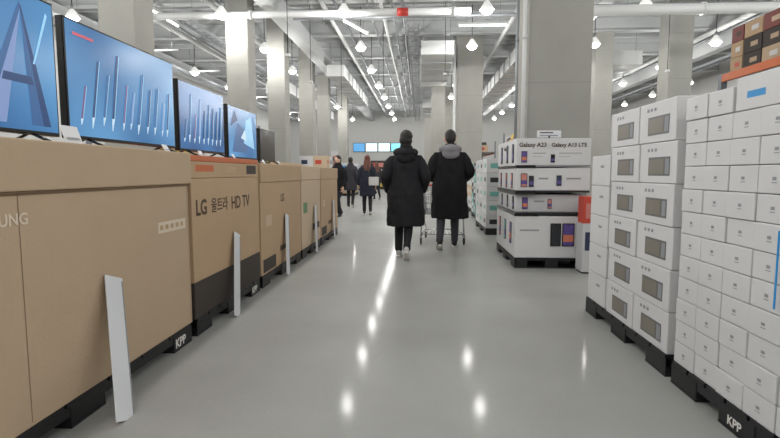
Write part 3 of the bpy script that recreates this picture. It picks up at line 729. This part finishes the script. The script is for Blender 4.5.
        part('sleeve',remesh(MB().loft(pts,coat_mat,18).mesh('sl'),vox*.8,6,crease=.009),co)
    if hood:
        b_=MB().loft([(V(-.13,.03,1.48),.03*s,.045*s),(V(-.12,-.04,1.475),.052*s,.058*s),(V(-.075,-.11,1.475),.064*s,.074*s),(V(0,-.135,1.475),.07*s,.085*s),(V(.075,-.11,1.475),.064*s,.074*s),(V(.12,-.04,1.475),.052*s,.058*s),(V(.13,.03,1.48),.03*s,.045*s)],hood,14,side=Vector((0,0,1)))
        b_.ell(V(0,-.145,1.405),.13*s,.048*s,.08*s,hood,14)
        part('hood',remesh(b_.mesh('hd'),.012,5,crease=.008),e,label=hoodlab)
    for (hip,knee,ank,ball,th) in legs:
        b_=MB().loft([((0,-.185*s,.055*s),.02*s,.03*s),((0,-.17*s,.06*s),.034*s,.045*s),((0,-.13*s,.068*s),.038*s,.052*s),((0,-.07*s,.055*s),.04*s,.042*s),((0,0,.045*s),.046*s,.032*s),((0,.05*s,.04*s),.042*s,.026*s),((0,.085*s,.035*s),.02*s,.015*s)],shoe_mat,14)
        sp=part('shoe',b_.mesh('shoe'),e,tuple(ball),(-th,0,0))
        b_=MB().loft([((0,-.19*s,.012*s),.028*s,.012*s),((0,-.14*s,.012*s),.038*s,.0125*s),((0,-.06*s,.012*s),.036*s,.0125*s),((0,.01*s,.012*s),.047*s,.0125*s),((0,.06*s,.012*s),.042*s,.0125*s),((0,.095*s,.012*s),.018*s,.012*s)],SOLE,14)
        part('sole',b_.mesh('sole'),sp)
    return e
person((-.20,7.0,0),.0,1.76,'person in long black padded coat walking away, white sneakers',COATB,HAIRB,TROU,SHOEW,hem=.46,arms='pocket',feet=((-.10,.28,0),(.02,-.18,.75)),hairstyle='bun',quilt=True,width=1.12,hood=COATB,hoodlab='black padded hood',ew=.015)
person((.47,7.95,0),0,1.86,'person in long black coat with grey hood pushing a cart',COATC,HAIRB,TROUG,SHOED,hem=.46,arms='push',feet=((-.15,-.14,.45),(.09,.28,0)),hairstyle='short',hood=GREYC,hoodlab='grey hood',width=1.18,ew=.03)
person((-1.52,14.4,0),.1,1.70,'person with long brown hair in dark coat carrying a bag',COATN,HAIRR,TROU,SHOED,hem=.55,arms='walk',hairstyle='long',vox=.022)
e=top('shoulder_bag',None,(-1.30,14.06,.85),'pale shoulder bag hanging at the back of a person','bag')
part('body',MB().box(-.14,.14,-.05,.04,0,.24,SHOEW,.02).mesh('bag'),e); part('strap',MB().tube([(-.12,0,.23),(-.16,.1,.45),(-.2,.18,.56)],.012,DARK).tube([(.12,0,.23),(.05,.1,.45),(-.05,.18,.56)],.012,DARK).mesh('strap'),e)
person((-2.42,17.4,0),0,1.74,'person with dark hair in charcoal coat walking away',COATD,HAIRB,TROU,SHOED,hem=.6,arms='walk',hairstyle='short',vox=.022)
person((-2.2,13.4,0),2.6,1.66,'person in dark jacket and dark trousers beside the cartons',COATC,HAIRB,TROU,SHOED,hem=.78,arms='down',hairstyle='short',vox=.022)
person((-1.95,22.5,0),.4,1.66,'person in brown jacket further down the aisle',COATD,HAIRR,TROU,SHOED,hem=.8,arms='walk',hairstyle='long',vox=.03)
person((-2.6,27,0),1.0,1.70,'person in tan jacket near the far counters',COATR,HAIRB,TROU,SHOED,hem=.8,arms='down',hairstyle='long',vox=.03)
person((-.9,30,0),-.6,1.72,'person in navy jacket near the far counters',COATN,HAIRB,TROUG,SHOED,hem=.8,arms='down',vox=.03)
person((-3.6,31,0),0,1.68,'person in grey jacket near the far counters',GREYC,HAIRR,TROU,SHOED,hem=.8,arms='walk',vox=.03)

# ---------------------------------------------------------------- shopping cart
def cart(loc,rz,lab):
    e=top('shopping_cart',None,loc,lab,'shopping cart',rz=rz)
    W=.36; b_=MB(); r_=.0045
    def P(u,v,w):
        wid=(W-.06*v)*(0.86+.14*w); zb=.50+.05*v; zt=1.0-.02*v; return (u*wid,.12+.02*(1-w)+(.90-.08*(1-w))*v,zb+(zt-zb)*w)
    for u in (-1,1):
        for k in range(17): b_.cyl(P(u,k/16,0),P(u,k/16,1),r_,CHROME,5)
        for k in range(6): b_.cyl(P(u,0,k/5),P(u,1,k/5),r_ if k<5 else .009,CHROME,6)
    for v in (0,1):
        for k in range(11): b_.cyl(P(-1+k/5,v,0),P(-1+k/5,v,1),r_,CHROME,5)
        for k in range(6): b_.cyl(P(-1,v,k/5),P(1,v,k/5),r_ if k<5 else .009,CHROME,6)
    for k in range(11): b_.cyl(P(-1+k/5,0,0),P(-1+k/5,1,0),r_,CHROME,5)
    for k in range(17): b_.cyl(P(-1,k/16,0),P(1,k/16,0),r_,CHROME,5)
    part('basket',b_.mesh('basket'),e)
    b_=MB()
    for u in (-1,1):
        b_.tube([(u*.35,.02,1.0),(u*.36,.10,.98),(u*.35,.16,.5),(u*.36,.05,.17),(u*.36,.02,.14)],.013,CHROME)
        b_.tube([(u*.36,.05,.17),(u*.27,.92,.16)],.013,CHROME)
        b_.tube([(u*.34,.15,.52),(u*.26,.88,.20)],.009,CHROME)
    b_.tube([(-.36,.05,.17),(.36,.05,.17)],.01,CHROME).tube([(-.27,.92,.16),(.27,.92,.16)],.01,CHROME)
    for k in range(9): b_.cyl((-.26+k*.065,.05,.17),(-.22+k*.055,.92,.165),.004,CHROME,5)
    part('frame',b_.mesh('frame'),e)
    part('handle',MB().cyl((-.35,.0,1.0),(.35,.0,1.0),.015,RED,12).cyl((-.38,.0,1.0),(-.35,.0,1.0),.019,DARK,12).cyl((.35,.0,1.0),(.38,.0,1.0),.019,DARK,12).mesh('handle'),e,label='red plastic handle')
    for (x,y) in [(-.36,.05),(.36,.05),(-.27,.9),(.27,.9)]:
        w=part('wheel',MB().lathe([(.02,-.015),(.055,-.015),(.06,-.008),(.06,.008),(.055,.015),(.02,.015)],DARK,16,axis='x',cap=True).mesh('wheel'),e,(x,y,.06))
        part('caster_fork',MB().box(-.022,-.018,-.02,.02,-.02,.09,CHROME).box(.018,.022,-.02,.02,-.02,.09,CHROME).box(-.022,.022,-.02,.02,.085,.1,CHROME).mesh('fork'),w)
    return e
cart((.38,8.35,0),0,'chrome wire shopping cart with red handle, being pushed')

# ---------------------------------------------------------------- world, camera
w=bpy.data.worlds.new('w'); scene.world=w; w.use_nodes=True
w.node_tree.nodes['Background'].inputs[0].default_value=(.9,.95,1,1); w.node_tree.nodes['Background'].inputs[1].default_value=.3
cd=bpy.data.cameras.new('camera'); cam=bpy.data.objects.new('camera',cd); COL.objects.link(cam)
cd.sensor_width=36; cd.lens=500/780*36; cd.clip_end=200
cam.location=(0,0,1.2); cam.rotation_euler=(math.radians(90-5.26),0,math.radians(3.43))
scene.camera=cam
